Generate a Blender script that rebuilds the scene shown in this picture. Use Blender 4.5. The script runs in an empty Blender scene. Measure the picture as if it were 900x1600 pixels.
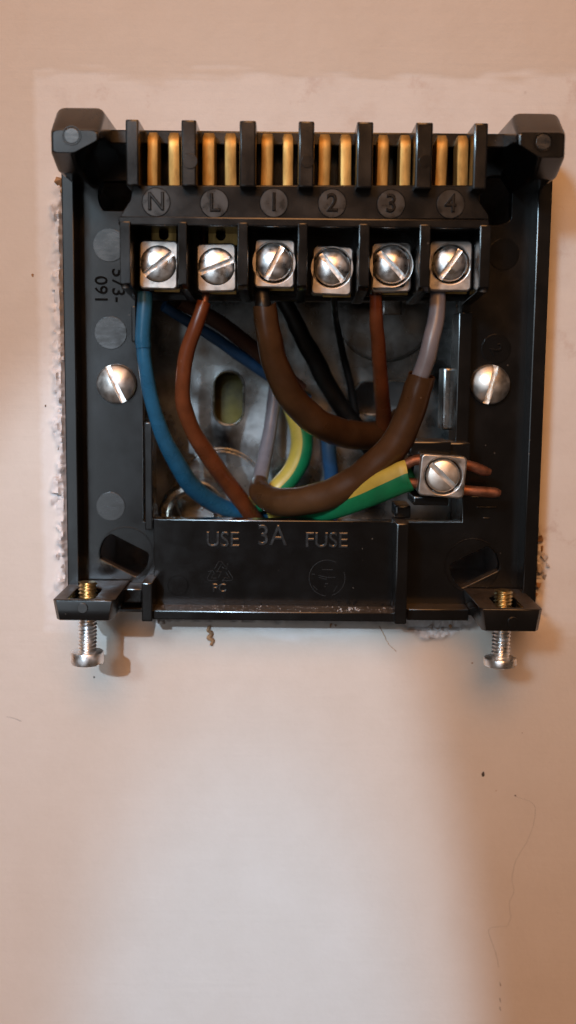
import bpy, bmesh, math, random
from mathutils import Vector, Matrix, noise

random.seed(7)
# ------------------------------------------------------------------ camera
# model space: u right, v up, h out of the wall (in units of HS millimetres); world = (u, -h * HS, v) / 1000
HS = 1.3
F = 1685.0                       # focal length in photograph pixels (900 x 1600)
TILT, ROLL, DIST = math.radians(7.4), math.radians(0.6), 190.0
CAM = Vector((0, DIST * math.sin(TILT), DIST * math.cos(TILT)))
FWD = Vector((0, -math.sin(TILT), -math.cos(TILT)))
_r0, _u0 = Vector((1, 0, 0)), Vector((0, math.cos(TILT), -math.sin(TILT)))
RGT = _r0 * math.cos(ROLL) + _u0 * math.sin(ROLL)
UPV = -_r0 * math.sin(ROLL) + _u0 * math.cos(ROLL)

def W(p):
    return Vector((p[0], -p[2] * HS, p[1])) * 0.001

def at(px, py, h):
    """the point at height h above the wall that the photograph shows at a pixel"""
    d = FWD * F + RGT * (px - 450) - UPV * (py - 800)
    k = (h * HS - CAM.z) / d.z
    q = CAM + d * k
    return Vector((q.x, q.y, h))

def rect(x0, y0, x1, y1, h):
    a, b, c, d = at(x0, y0, h), at(x1, y0, h), at(x0, y1, h), at(x1, y1, h)
    return ((a.x + c.x) / 2, (c.y + d.y) / 2, (b.x + d.x) / 2, (a.y + b.y) / 2)   # u0 v0 u1 v1

sc = bpy.context.scene
cd = bpy.data.cameras.new('camera')
cam = bpy.data.objects.new('camera', cd)
sc.collection.objects.link(cam)
wd = lambda d: Vector((d[0], -d[2], d[1]))
m = Matrix.Identity(4)
for i, col in enumerate((wd(RGT), wd(UPV), -wd(FWD))):
    for j in range(3):
        m[j][i] = col[j]
m.translation = wd(CAM) * 0.001
cam.matrix_world = m
cd.sensor_fit = 'VERTICAL'; cd.sensor_height = 36.0; cd.lens = 36.0 * F / 1600
cd.clip_start = 0.002; cd.clip_end = 20
cd.dof.use_dof = True; cd.dof.focus_distance = 0.178; cd.dof.aperture_fstop = 16
sc.camera = cam

# ------------------------------------------------------------------ light
world = bpy.data.worlds.new('World'); sc.world = world; world.use_nodes = True
bg = world.node_tree.nodes['Background']
bg.inputs[0].default_value = (1.0, 0.66, 0.45, 1); bg.inputs[1].default_value = 0.06

def lamp(kind, name, loc, target, power, col, **kw):
    ld = bpy.data.lights.new(name, kind)
    ld.energy = power; ld.color = col
    for k, v in kw.items():
        if k != 'scale': setattr(ld, k, v)
    o = bpy.data.objects.new(name, ld); sc.collection.objects.link(o)
    o.location = W(loc)
    o.rotation_euler = (W(target) - W(loc)).to_track_quat('-Z', 'Y').to_euler()
    o.scale = kw.get('scale', (1, 1, 1))
    return o

# cool window daylight from upper left; spot cone's edge stands in for a shadow
lamp('SPOT', 'shaped_daylight_spot', (-230, 330, 700), at(238, 1950, 0), 21.0, (0.56, 0.76, 0.96),
     spot_size=math.radians(8.2), spot_blend=0.13, shadow_soft_size=0.0065, scale=(0.885, 2.3, 1))
lamp('SPOT', 'low_fill_spot', (-230, 330, 700), at(400, 1850, 0), 19.0, (0.18, 0.62, 1.0),  # added fill spot, brightens the bottom of the wall; no source of its own
     spot_size=math.radians(8.2), spot_blend=0.75, shadow_soft_size=0.008, scale=(0.60, 1.35, 1))
# same daylight over upper wall and plate; cone shaped to leave lower right shaded
lamp('SPOT', 'shaped_upper_spot', (-360, 400, 660), at(470, 370, 0), 21.0, (0.57, 0.82, 1.0),
     spot_size=math.radians(13.0), spot_blend=1.0, shadow_soft_size=0.08, scale=(1.05, 0.95, 1))
# the window itself, broad and weak
lamp('AREA', 'window_glow', (-250, 60, 540), (-30, 10, 0), 0.58, (0.78, 0.90, 1.0),
     shape='RECTANGLE', size=0.20, size_y=0.50)
# warm room light, broad, above and behind the viewer
lamp('AREA', 'ceiling_lamp', (-20, 640, 700), (20, 0, 0), 7.25, (1.0, 0.45, 0.16),
     shape='DISK', size=0.62)

vs = sc.view_settings
vs.view_transform = 'Standard'; vs.look = 'None'; vs.exposure = 0.12; vs.gamma = 1.0
vs.use_curve_mapping = False
sc.render.engine = 'CYCLES'

# ------------------------------------------------------------------ materials
MATS = {}
def newmat(name):
    mt = bpy.data.materials.new(name); mt.use_nodes = True
    MATS[name] = mt
    nt = mt.node_tree
    return mt, nt, nt.nodes['Principled BSDF']

def nd(nt, kind, **kw):
    n = nt.nodes.new(kind)
    for k, v in kw.items():
        if k in n.inputs: n.inputs[k].default_value = v
        else: setattr(n, k, v)
    return n

def objco(nt, scale=(1, 1, 1)):
    tc = nt.nodes.new('ShaderNodeNewGeometry')
    mp = nt.nodes.new('ShaderNodeMapping')
    mp.inputs['Scale'].default_value = scale
    nt.links.new(tc.outputs['Position'], mp.inputs['Vector'])
    return mp.outputs[0]

def ramp(nt, fac, stops):
    r = nt.nodes.new('ShaderNodeValToRGB')
    el = r.color_ramp.elements
    while len(el) < len(stops): el.new(0.5)
    for e, (p, c) in zip(el, stops):
        e.position = p
        e.color = c if len(c) == 4 else (*c, 1)
    nt.links.new(fac, r.inputs[0])
    return r.outputs[0]

def g(v): return (v, v, v)

def simple(name, base, rough=0.5, metal=0.0, nscale=400.0, var=0.25, rvar=0.15, bump=0.0, bscale=3000, spec=0.5, specks=0.0, speck_col=(0.35, 0.3, 0.26), stretch=(1, 1, 1), dust=0.0):
    mt, nt, b = newmat(name)
    L = nt.links.new
    co = objco(nt, stretch)
    n1 = nd(nt, 'ShaderNodeTexNoise', Scale=nscale, Detail=5.0, Roughness=0.65)
    L(co, n1.inputs['Vector'])
    lo = tuple(max(0, c * (1 - var)) for c in base); hi = tuple(min(1, c * (1 + var)) for c in base)
    colr = ramp(nt, n1.outputs['Fac'], [(0.3, lo), (0.7, hi)])
    if specks > 0:
        v = nd(nt, 'ShaderNodeTexVoronoi', Scale=620.0)
        L(co, v.inputs['Vector'])
        near = ramp(nt, v.outputs['Distance'], [(0.05, g(1)), (0.11, g(0))])
        sep = nd(nt, 'ShaderNodeSeparateColor'); L(v.outputs['Color'], sep.inputs[0])
        pick = nd(nt, 'ShaderNodeMath', operation='LESS_THAN'); L(sep.outputs[0], pick.inputs[0]); pick.inputs[1].default_value = 0.35 * specks
        mul = nd(nt, 'ShaderNodeMath', operation='MULTIPLY'); L(near, mul.inputs[0]); L(pick.outputs[0], mul.inputs[1])
        f = mul.outputs[0]
        mx = nd(nt, 'ShaderNodeMix', data_type='RGBA')
        L(f, mx.inputs[0]); L(colr, mx.inputs[6]); mx.inputs[7].default_value = (*speck_col, 1)
        colr = mx.outputs[2]
    dfac = None
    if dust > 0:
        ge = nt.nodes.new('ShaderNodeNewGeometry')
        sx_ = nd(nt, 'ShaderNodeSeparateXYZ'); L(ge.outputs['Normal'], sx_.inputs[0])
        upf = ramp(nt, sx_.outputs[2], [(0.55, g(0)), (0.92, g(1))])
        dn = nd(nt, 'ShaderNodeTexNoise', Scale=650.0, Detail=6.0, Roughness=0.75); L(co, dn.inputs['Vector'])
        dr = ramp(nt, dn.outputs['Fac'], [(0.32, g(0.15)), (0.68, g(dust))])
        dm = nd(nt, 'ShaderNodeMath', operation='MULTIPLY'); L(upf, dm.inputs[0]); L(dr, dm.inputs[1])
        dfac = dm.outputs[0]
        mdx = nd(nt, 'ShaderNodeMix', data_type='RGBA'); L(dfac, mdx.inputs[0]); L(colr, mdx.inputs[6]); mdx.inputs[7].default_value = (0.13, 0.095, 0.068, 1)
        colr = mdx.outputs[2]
    L(colr, b.inputs['Base Color'])
    n2 = nd(nt, 'ShaderNodeTexNoise', Scale=nscale * 1.7, Detail=4.0)
    L(co, n2.inputs['Vector'])
    rr = nd(nt, 'ShaderNodeMapRange')
    rr.inputs['To Min'].default_value = max(0.03, rough - rvar); rr.inputs['To Max'].default_value = min(1, rough + rvar)
    rr.inputs['From Min'].default_value = 0.25; rr.inputs['From Max'].default_value = 0.75
    L(n2.outputs['Fac'], rr.inputs['Value'])
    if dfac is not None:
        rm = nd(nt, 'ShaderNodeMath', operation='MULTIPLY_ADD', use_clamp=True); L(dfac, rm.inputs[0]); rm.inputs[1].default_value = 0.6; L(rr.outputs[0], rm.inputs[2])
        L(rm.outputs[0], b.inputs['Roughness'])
    else:
        L(rr.outputs[0], b.inputs['Roughness'])
    b.inputs['Metallic'].default_value = metal
    b.inputs['Specular IOR Level'].default_value = spec
    if bump > 0:
        n4 = nd(nt, 'ShaderNodeTexNoise', Scale=bscale, Detail=3.0)
        L(co, n4.inputs['Vector'])
        bp = nd(nt, 'ShaderNodeBump', Strength=1.0, Distance=bump * 0.001)
        L(n4.outputs['Fac'], bp.inputs['Height']); L(bp.outputs[0], b.inputs['Normal'])
    return mt

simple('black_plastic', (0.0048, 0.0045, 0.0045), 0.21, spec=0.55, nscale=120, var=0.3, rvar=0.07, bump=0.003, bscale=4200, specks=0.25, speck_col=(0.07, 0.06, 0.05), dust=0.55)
simple('glossy_black', (0.0042, 0.004, 0.004), 0.18, nscale=160, var=0.3, rvar=0.06, bump=0.002, bscale=3000, specks=0.35, speck_col=(0.13, 0.11, 0.09))
simple('mould_disc_plastic', (0.017, 0.0175, 0.018), 0.24, spec=0.9, nscale=300, var=0.25, rvar=0.10, bump=0.003, bscale=1500, stretch=(1, 1, 3))
simple('label_grey', (0.0058, 0.0056, 0.0055), 0.33, spec=0.6, nscale=300, var=0.25)
simple('matte_black', (0.004, 0.004, 0.004), 0.8, spec=0.1, nscale=400, var=0.2)
simple('dusty_plastic', (0.060, 0.046, 0.036), 0.75, nscale=900, var=0.6, rvar=0.1, bump=0.05, bscale=2500, specks=1.0, speck_col=(0.28, 0.23, 0.18))
simple('zinc_screw', (0.92, 0.91, 0.90), 0.37, 1.0, nscale=500, var=0.25, rvar=0.18, bump=0.035, bscale=420)
simple('nickel_clamp', (0.44, 0.425, 0.41), 0.42, 1.0, nscale=330, var=0.3, rvar=0.16, bump=0.07, bscale=230)
simple('brushed_head', (0.82, 0.78, 0.73), 0.42, 1.0, nscale=400, var=0.15, rvar=0.12, bump=0.012, bscale=900)
simple('brass', (0.43, 0.275, 0.095), 0.55, 1.0, nscale=220, var=0.45, rvar=0.12, bump=0.03, bscale=500, stretch=(2, 2, 0.6))
simple('warm_lit_zinc', (0.66, 0.52, 0.28), 0.33, 1.0, nscale=800, var=0.35, rvar=0.12)  # screw zinc with the warm overhead light's gold put into its colour
simple('copper', (0.33, 0.15, 0.095), 0.58, 1.0, nscale=400, var=0.45, rvar=0.15, bump=0.05, bscale=600)
simple('galvanised', (0.34, 0.35, 0.35), 0.27, 1.0, nscale=85, var=0.75, rvar=0.18, bump=0.05, bscale=200)
simple('galvanised_rim', (0.66, 0.65, 0.60), 0.30, 1.0, nscale=300, var=0.3, rvar=0.15)
simple('blue_insulation', (0.017, 0.090, 0.165), 0.30, nscale=260, var=0.25, rvar=0.08, bump=0.010, bscale=1300, specks=0.3, speck_col=(0.15, 0.20, 0.24))
simple('dark_blue_insulation', (0.022, 0.075, 0.170), 0.45, nscale=260, var=0.3, rvar=0.08)
simple('red_brown_insulation', (0.125, 0.032, 0.010), 0.31, nscale=260, var=0.25, rvar=0.08, bump=0.008, bscale=1800, specks=0.3, speck_col=(0.26, 0.15, 0.11))
simple('brown_sleeving', (0.054, 0.0235, 0.0085), 0.33, nscale=110, var=0.4, rvar=0.10, bump=0.010, bscale=1100, specks=0.5, speck_col=(0.14, 0.09, 0.06))
simple('dark_brown_insulation', (0.050, 0.018, 0.010), 0.45, nscale=200, var=0.3)
simple('grey_insulation', (0.150, 0.138, 0.152), 0.33, nscale=220, var=0.2, rvar=0.08, bump=0.008, bscale=1300)
simple('black_insulation', (0.006, 0.0055, 0.0055), 0.42, nscale=200, var=0.3)
simple('green_sleeving', (0.006, 0.16, 0.060), 0.42, nscale=220, var=0.2, bump=0.006, bscale=1500)
simple('yellow_sleeving', (0.42, 0.31, 0.05), 0.45, nscale=220, var=0.18, bump=0.006, bscale=1500)
simple('plaster_crumb', (0.42, 0.37, 0.34), 0.95, nscale=500, var=0.35, bump=0.15, bscale=1500)
simple('brown_fibre', (0.36, 0.20, 0.10), 0.9, nscale=900, var=0.5, bump=0.1)
simple('dark_grime', (0.055, 0.04, 0.03), 0.9, nscale=900, var=0.4)
simple('masonry', (0.10, 0.07, 0.055), 0.95, nscale=120, var=0.5, bump=0.4, bscale=300)
simple('gasket_yellow', (0.11, 0.085, 0.016), 0.7, nscale=160, var=0.6)

def wall_material():
    mt, nt, b = newmat('painted_plaster')
    L = nt.links.new
    co = objco(nt)
    at1 = nd(nt, 'ShaderNodeAttribute', attribute_name='bare')
    at2 = nd(nt, 'ShaderNodeAttribute', attribute_name='broken')
    n = nd(nt, 'ShaderNodeTexNoise', Scale=60.0, Detail=12.0, Roughness=0.76); L(co, n.inputs['Vector'])
    paint = ramp(nt, n.outputs['Fac'], [(0.3, (0.600, 0.522, 0.455)), (0.7, (0.648, 0.572, 0.508))])
    n2 = nd(nt, 'ShaderNodeTexNoise', Scale=70.0, Detail=7.0, Roughness=0.7); L(co, n2.inputs['Vector'])
    bare = ramp(nt, n2.outputs['Fac'], [(0.28, (0.62, 0.54, 0.49)), (0.45, (0.685, 0.635, 0.60)), (0.75, (0.73, 0.69, 0.66))])
    # dirty pink and brown rubs on the bare strip
    n5 = nd(nt, 'ShaderNodeTexNoise', Scale=120.0, Detail=5.0, Roughness=0.7); L(co, n5.inputs['Vector'])
    rub = ramp(nt, n5.outputs['Fac'], [(0.60, g(0)), (0.74, g(0.55))])
    mr = nd(nt, 'ShaderNodeMix', data_type='RGBA'); L(rub, mr.inputs[0]); L(bare, mr.inputs[6]); mr.inputs[7].default_value = (0.50, 0.37, 0.32, 1)
    # ragged edge of the bare strip
    n3 = nd(nt, 'ShaderNodeTexNoise', Scale=300.0, Detail=5.0, Roughness=0.7); L(co, n3.inputs['Vector'])
    ad = nd(nt, 'ShaderNodeMath', operation='MULTIPLY_ADD'); L(n3.outputs['Fac'], ad.inputs[0]); ad.inputs[1].default_value = 0.5; L(at1.outputs['Fac'], ad.inputs[2])
    f = ramp(nt, ad.outputs[0], [(0.50, g(0)), (1.05, g(1))])
    mx = nd(nt, 'ShaderNodeMix', data_type='RGBA'); L(f, mx.inputs[0]); L(paint, mx.inputs[6]); L(mr.outputs[2], mx.inputs[7])
    # broken plaster: grey-white with dirty pits
    n4 = nd(nt, 'ShaderNodeTexNoise', Scale=420.0, Detail=6.0, Roughness=0.7); L(co, n4.inputs['Vector'])
    br = ramp(nt, n4.outputs['Fac'], [(0.26, (0.30, 0.25, 0.23)), (0.40, (0.62, 0.58, 0.57)), (0.7, (0.74, 0.71, 0.70))])
    mb = nd(nt, 'ShaderNodeMix', data_type='RGBA'); L(at2.outputs['Fac'], mb.inputs[0]); L(mx.outputs[2], mb.inputs[6]); L(br, mb.inputs[7])
    # tiny flecks
    n6 = nd(nt, 'ShaderNodeTexVoronoi', Scale=55.0); L(co, n6.inputs['Vector'])
    fl = ramp(nt, n6.outputs['Distance'], [(0.012, g(0.7)), (0.03, g(0))])
    mf = nd(nt, 'ShaderNodeMix', data_type='RGBA'); L(fl, mf.inputs[0]); L(mb.outputs[2], mf.inputs[6]); mf.inputs[7].default_value = (0.30, 0.22, 0.18, 1)
    L(mf.outputs[2], b.inputs['Base Color'])
    b.inputs['Roughness'].default_value = 0.62
    b.inputs['Specular IOR Level'].default_value = 0.3
    # horizontal brush strokes + fine grain
    co2 = objco(nt, (16, 16, 700))
    s = nd(nt, 'ShaderNodeTexNoise', Scale=1.0, Detail=5.0, Roughness=0.6); L(co2, s.inputs['Vector'])
    s2 = nd(nt, 'ShaderNodeTexNoise', Scale=800.0, Detail=5.0, Roughness=0.6); L(co, s2.inputs['Vector'])
    b1 = nd(nt, 'ShaderNodeBump', Strength=1.0, Distance=0.00005); L(s.outputs['Fac'], b1.inputs['Height'])
    b2 = nd(nt, 'ShaderNodeBump', Strength=1.0, Distance=0.00007); L(s2.outputs['Fac'], b2.inputs['Height']); L(b1.outputs[0], b2.inputs['Normal'])
    L(b2.outputs[0], b.inputs['Normal'])
wall_material()

# ------------------------------------------------------------------ mesh helpers
C = sc.collection

def link(name, me, parent=None, mat=None, smooth=40, flat=False):
    if smooth:
        for p in me.polygons: p.use_smooth = True
        me.set_sharp_from_angle(angle=math.radians(smooth))
        if flat:
            for p in me.polygons:
                if max(abs(c) for c in p.normal) > 0.9995: p.use_smooth = False
    if mat:
        for mm in ([mat] if isinstance(mat, str) else mat): me.materials.append(MATS[mm])
    o = bpy.data.objects.new(name, me)
    C.objects.link(o)
    if parent: o.parent = parent
    return o

class Thing:
    """an Empty at a thing's base; parts are built in global millimetres and stored relative to it"""
    def __init__(s, name, label, cat, base, group=None):
        s.o = bpy.data.objects.new(name, None); C.objects.link(s.o)
        s.o.empty_display_size = 0.005
        s.o.location = W(base); s.base = Vector(base)
        s.o['label'] = label; s.o['category'] = cat
        if group: s.o['group'] = group

def build(name, verts, faces, mat, th=None, parent=None, smooth=40, base=None, label=None, mi=None, flat=False):
    b = th.base if th else (Vector(base) if base else Vector((0, 0, 0)))
    me = bpy.data.meshes.new(name)
    me.from_pydata([W(Vector(v) - b) for v in verts], [], faces)
    bm = bmesh.new(); bm.from_mesh(me)
    if mi is None:
        bmesh.ops.recalc_face_normals(bm, faces=bm.faces)
    bm.to_mesh(me); bm.free()
    if mi is not None:
        bm = bmesh.new(); bm.from_mesh(me); bmesh.ops.recalc_face_normals(bm, faces=bm.faces); bm.to_mesh(me); bm.free()
        for p, k in zip(me.polygons, mi): p.material_index = k
    o = link(name, me, parent or (th.o if th else None), mat, smooth, flat)
    if not th and base: o.location = W(b)
    if label: o['label'] = label
    return o

def bevbox_bm(u0, v0, h0, u1, v1, h1, bev=0.25, seg=2):
    bm = bmesh.new()
    vs_ = [bm.verts.new((u, v, h)) for h in (h0, h1) for v in (v0, v1) for u in (u0, u1)]
    for f in ((0, 1, 3, 2), (4, 5, 7, 6), (0, 1, 5, 4), (2, 3, 7, 6), (0, 2, 6, 4), (1, 3, 7, 5)):
        bm.faces.new([vs_[i] for i in f])
    bmesh.ops.recalc_face_normals(bm, faces=bm.faces)
    if bev: bmesh.ops.bevel(bm, geom=bm.edges[:], offset=bev, segments=seg, affect='EDGES', profile=0.6)
    return bm

def bm_build(name, bm, mat, th=None, parent=None, smooth=40, base=None, label=None, flat=False):
    bm.verts.ensure_lookup_table(); bm.verts.index_update()
    v = [x.co.copy() for x in bm.verts]; f = [[x.index for x in p.verts] for p in bm.faces]
    bm.free()
    return build(name, v, f, mat, th, parent, smooth, base, label, flat=flat)

def box(name, u0, v0, h0, u1, v1, h1, mat, th, parent=None, bev=0.25, label=None, seg=2):
    return bm_build(name, bevbox_bm(u0, v0, h0, u1, v1, h1, bev, seg), mat, th, parent, label=label, flat=True)

def pbox(name, x0, y0, x1, y1, h0, h1, mat, th, parent=None, bev=0.25, label=None):
    """box whose front face (at h1) covers a pixel rectangle of the photograph"""
    u0, v0, u1, v1 = rect(x0, y0, x1, y1, h1)
    return box(name, u0, v0, h0, u1, v1, h1, mat, th, parent, bev, label)

def prism_vf(loops, h0, h1, bev=0.15, seg=2):
    """outline with holes, extruded from h0 to h1 with rounded edges"""
    cu = bpy.data.curves.new('outline', 'CURVE')
    cu.dimensions = '2D'; cu.fill_mode = 'BOTH'
    for lp in loops:
        sp = cu.splines.new('POLY'); sp.points.add(len(lp) - 1)
        for p, q in zip(sp.points, lp): p.co = (q[0], q[1], 0, 1)
        sp.use_cyclic_u = True
    cu.extrude = (h1 - h0) / 2 - bev
    cu.bevel_depth = bev; cu.bevel_resolution = seg; cu.offset = -bev
    o = bpy.data.objects.new('outline', cu); C.objects.link(o)
    dg = bpy.context.evaluated_depsgraph_get()
    me = bpy.data.meshes.new_from_object(o.evaluated_get(dg))
    bm = bmesh.new(); bm.from_mesh(me)
    bmesh.ops.remove_doubles(bm, verts=bm.verts, dist=1e-4)
    mid = (h0 + h1) / 2
    bm.verts.index_update()
    v = [Vector((x.co.x, x.co.y, x.co.z + mid)) for x in bm.verts]
    f = [[x.index for x in p.verts] for p in bm.faces]
    bm.free(); bpy.data.objects.remove(o); bpy.data.curves.remove(cu); bpy.data.meshes.remove(me)
    return v, f

def prism(name, loops, h0, h1, mat, th=None, parent=None, bev=0.15, label=None, base=None):
    v, f = prism_vf(loops, h0, h1, bev)
    return build(name, v, f, mat, th, parent, base=base, label=label, flat=True)

def circ(c, r, n=40, a0=0.0, a1=2 * math.pi):
    return [(c[0] + r * math.cos(a0 + (a1 - a0) * i / n), c[1] + r * math.sin(a0 + (a1 - a0) * i / n)) for i in range(n)]

def rrect(u0, v0, u1, v1, r, n=5, rot=0.0):
    pts = []
    for cx, cy, a in ((u1 - r, v1 - r, 0), (u0 + r, v1 - r, 90), (u0 + r, v0 + r, 180), (u1 - r, v0 + r, 270)):
        for i in range(n + 1):
            t = math.radians(a + 90 * i / n)
            pts.append((cx + r * math.cos(t), cy + r * math.sin(t)))
    if rot:
        mx, my = (u0 + u1) / 2, (v0 + v1) / 2
        c, s = math.cos(rot), math.sin(rot)
        pts = [(mx + (x - mx) * c - (y - my) * s, my + (x - mx) * s + (y - my) * c) for x, y in pts]
    return pts

def ring_vf(c, h, R, r, nR=48, nr=8, a0=0, a1=2 * math.pi):
    v, f = [], []
    closed = abs(a1 - a0 - 2 * math.pi) < 1e-6
    N = nR if closed else nR + 1
    for i in range(N):
        a = a0 + (a1 - a0) * i / nR
        for j in range(nr):
            b = 2 * math.pi * j / nr
            q = R + r * math.cos(b)
            v.append((c[0] + q * math.cos(a), c[1] + q * math.sin(a), h + r * math.sin(b)))
    for i in range(nR):
        for j in range(nr):
            i2 = (i + 1) % N; j2 = (j + 1) % nr
            f.append((i * nr + j, i2 * nr + j, i2 * nr + j2, i * nr + j2))
    return v, f

def head_vf(c, h, R, rim, dome, sw, sd, ang, n=36, edge=0.25):
    """domed slotted screw head on the plane h: rim height, dome height, slot width and depth"""
    xs = set()
    for i in range(n + 1):
        xs.add(round(R * math.cos(math.pi * i / n), 5))
    xs = [x for x in xs if abs(abs(x) - sw / 2) > 0.02]
    e = 0.015
    xs += [-sw / 2 - e, -sw / 2 + e, sw / 2 - e, sw / 2 + e]
    xs = sorted(xs)
    ny = 28
    v, f = [], []
    def z(x, y):
        q = min(1.0, math.hypot(x, y) / R)
        zz = rim + dome * (1 - q * q)
        t = (1 - q) * R / edge
        if t < 1: zz -= edge * (1 - math.sqrt(max(0, 1 - (1 - t) ** 2)))
        if abs(x) < sw / 2: zz = min(zz, rim + dome * 0.8 - sd + 0.05 * noise.noise((x * 3, y * 2, ang)))
        return zz
    ca, sa = math.cos(ang - math.pi / 2), math.sin(ang - math.pi / 2)   # slot runs along local y
    def put(x, y, zz):
        v.append((c[0] + x * ca - y * sa, c[1] + x * sa + y * ca, h + zz)); return len(v) - 1
    cols = []
    for x in xs:
        L_ = math.sqrt(max(1e-6, R * R - x * x))
        col = []
        for j in range(ny + 1):
            y = -L_ * math.cos(math.pi * j / ny)
            col.append(put(x, y, z(x, y)))
        cols.append((x, L_, col))
    for (x0, l0, a), (x1, l1, b) in zip(cols, cols[1:]):
        for j in range(ny):
            f.append((a[j], b[j], b[j + 1], a[j + 1]))
    # skirt
    loop = [k[2][0] for k in cols] + [k for k in cols[-1][2][1:-1]] + [k[2][-1] for k in reversed(cols)] + list(reversed(cols[0][2][1:-1]))
    base = []
    for k in loop:
        base.append(len(v)); v.append((v[k][0], v[k][1], h))
    for i in range(len(loop)):
        j = (i + 1) % len(loop)
        f.append((loop[i], loop[j], base[j], base[i]))
    f.append(tuple(base))
    return v, f

def catmull(pts, sub=7):
    out = []
    P = [pts[0]] + list(pts) + [pts[-1]]
    for i in range(1, len(P) - 2):
        p0, p1, p2, p3 = (Vector(P[k]) for k in (i - 1, i, i + 1, i + 2))
        for s in range(sub):
            t = s / sub
            out.append(0.5 * ((2 * p1) + (p2 - p0) * t + (2 * p0 - 5 * p1 + 4 * p2 - p3) * t * t + (3 * p1 - p0 - 3 * p2 + p3) * t ** 3))
    out.append(Vector(P[-2]))
    return out

def tube_vf(pts, n=16, flat=1.0, wall=0.0, caps=True, wob=0.0, seed=0):
    """pts = 4-vectors (u, v, h, r). flat < 1 squashes the section across the wall's normal. wall > 0: a hollow sleeve"""
    P = [Vector(p[:3]) for p in pts]; R = [p[3] for p in pts]
    v, f = [], []
    N = len(P)
    def frame(i):
        t = (P[min(i + 1, N - 1)] - P[max(i - 1, 0)]).normalized()
        b = t.cross(Vector((0, 0, 1)))
        if b.length < 1e-3: b = t.cross(Vector((0, 1, 0)))
        b.normalize(); nn = b.cross(t).normalized()
        return t, b, nn
    def shell(dr):
        s0 = len(v)
        for i in range(N):
            t, b, nn = frame(i)
            r = R[i] - dr
            for k in range(n):
                a = 2 * math.pi * k / n
                w = 1 + wob * noise.noise((P[i].x * 0.35 + seed, P[i].y * 0.35, a * 0.5))
                off = b * (r * w * math.cos(a)) + nn * (r * w * flat * math.sin(a))
                off.z /= HS
                cutv = Vector((0, 0, 0))
                if wall > 0 and i in (0, N - 1): cutv = t * (0.45 * noise.noise((a * 0.8, seed, 3.0)))
                v.append(P[i] + off + cutv)
        return s0
    s0 = shell(0)
    for i in range(N - 1):
        for k in range(n):
            k2 = (k + 1) % n
            f.append((s0 + i * n + k, s0 + i * n + k2, s0 + (i + 1) * n + k2, s0 + (i + 1) * n + k))
    if wall > 0:
        s1 = shell(wall)
        for i in range(N - 1):
            for k in range(n):
                k2 = (k + 1) % n
                f.append((s1 + i * n + k2, s1 + i * n + k, s1 + (i + 1) * n + k, s1 + (i + 1) * n + k2))
        for e in (0, N - 1):
            for k in range(n):
                k2 = (k + 1) % n
                f.append((s0 + e * n + k, s0 + e * n + k2, s1 + e * n + k2, s1 + e * n + k))
    elif caps:
        f.append(tuple(s0 + k for k in range(n))); f.append(tuple(s0 + (N - 1) * n + k for k in range(n)))
    return v, f

MMPX = lambda h: (DIST - h * HS) / F          # millimetres per photograph pixel at height h

def path(pts, sub=7):
    """(px, py, h, radius in pixels) -> smooth (u, v, h, r)"""
    out = []
    for x, y, h, r in pts:
        p = at(x, y, h); out.append((p.x, p.y, p.z, r * MMPX(h)))
    res = catmull(out, sub)
    for k, p in enumerate(res):
        if 2 < k < len(res) - 3:
            p[0] += 0.16 * noise.noise((p[0] * .22, p[1] * .22, 91)); p[1] += 0.16 * noise.noise((p[0] * .22, p[1] * .22, 17))
            p[3] *= 1 + 0.03 * noise.noise((p[0] * .3, p[1] * .3, 5))
    return res

def text_vf(s, c, h, size, rot=0.0, depth=0.25, weight=0.0, sx=1.0, bev=0.02):
    cu = bpy.data.curves.new('lettering', 'FONT')
    cu.body = s; cu.size = size; cu.align_x = 'CENTER'; cu.align_y = 'CENTER'
    cu.extrude = depth / 2; cu.offset = weight; cu.resolution_u = 4
    cu.bevel_depth = bev; cu.bevel_resolution = 1 if bev > .05 else 0
    o = bpy.data.objects.new('lettering', cu); C.objects.link(o)
    dg = bpy.context.evaluated_depsgraph_get()
    me = bpy.data.meshes.new_from_object(o.evaluated_get(dg))
    ca, sa = math.cos(rot), math.sin(rot)
    v = [Vector((c[0] + p.co.x * sx * ca - p.co.y * sa, c[1] + p.co.x * sx * sa + p.co.y * ca, h + p.co.z)) for p in me.vertices]
    f = [list(p.vertices) for p in me.polygons]
    bpy.data.objects.remove(o); bpy.data.curves.remove(cu); bpy.data.meshes.remove(me)
    return v, f

def merge(*vfs):
    V, Fc = [], []
    for v, f in vfs:
        k = len(V); V += [Vector(x) for x in v]; Fc += [[i + k for i in q] for q in f]
    return V, Fc

# ------------------------------------------------------------------ levels (mm above the wall)
FLOOR, RAIL, POST, STRIP, DIV, CLAMP = 2.0, 5.6, 14.0, 12.0, 14.8, 10.4
BOX = -17.0
# plate outline from the outer rail edges
uL = (at(97, 280, RAIL).x + at(104, 900, RAIL).x) / 2
uR = (at(862, 290, RAIL).x + at(836, 900, RAIL).x) / 2 + 0.25
vT = at(470, 207, 8.0).y
vB = at(430, 970, 7.0).y
print('plate', uL, uR, vB, vT)

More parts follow.
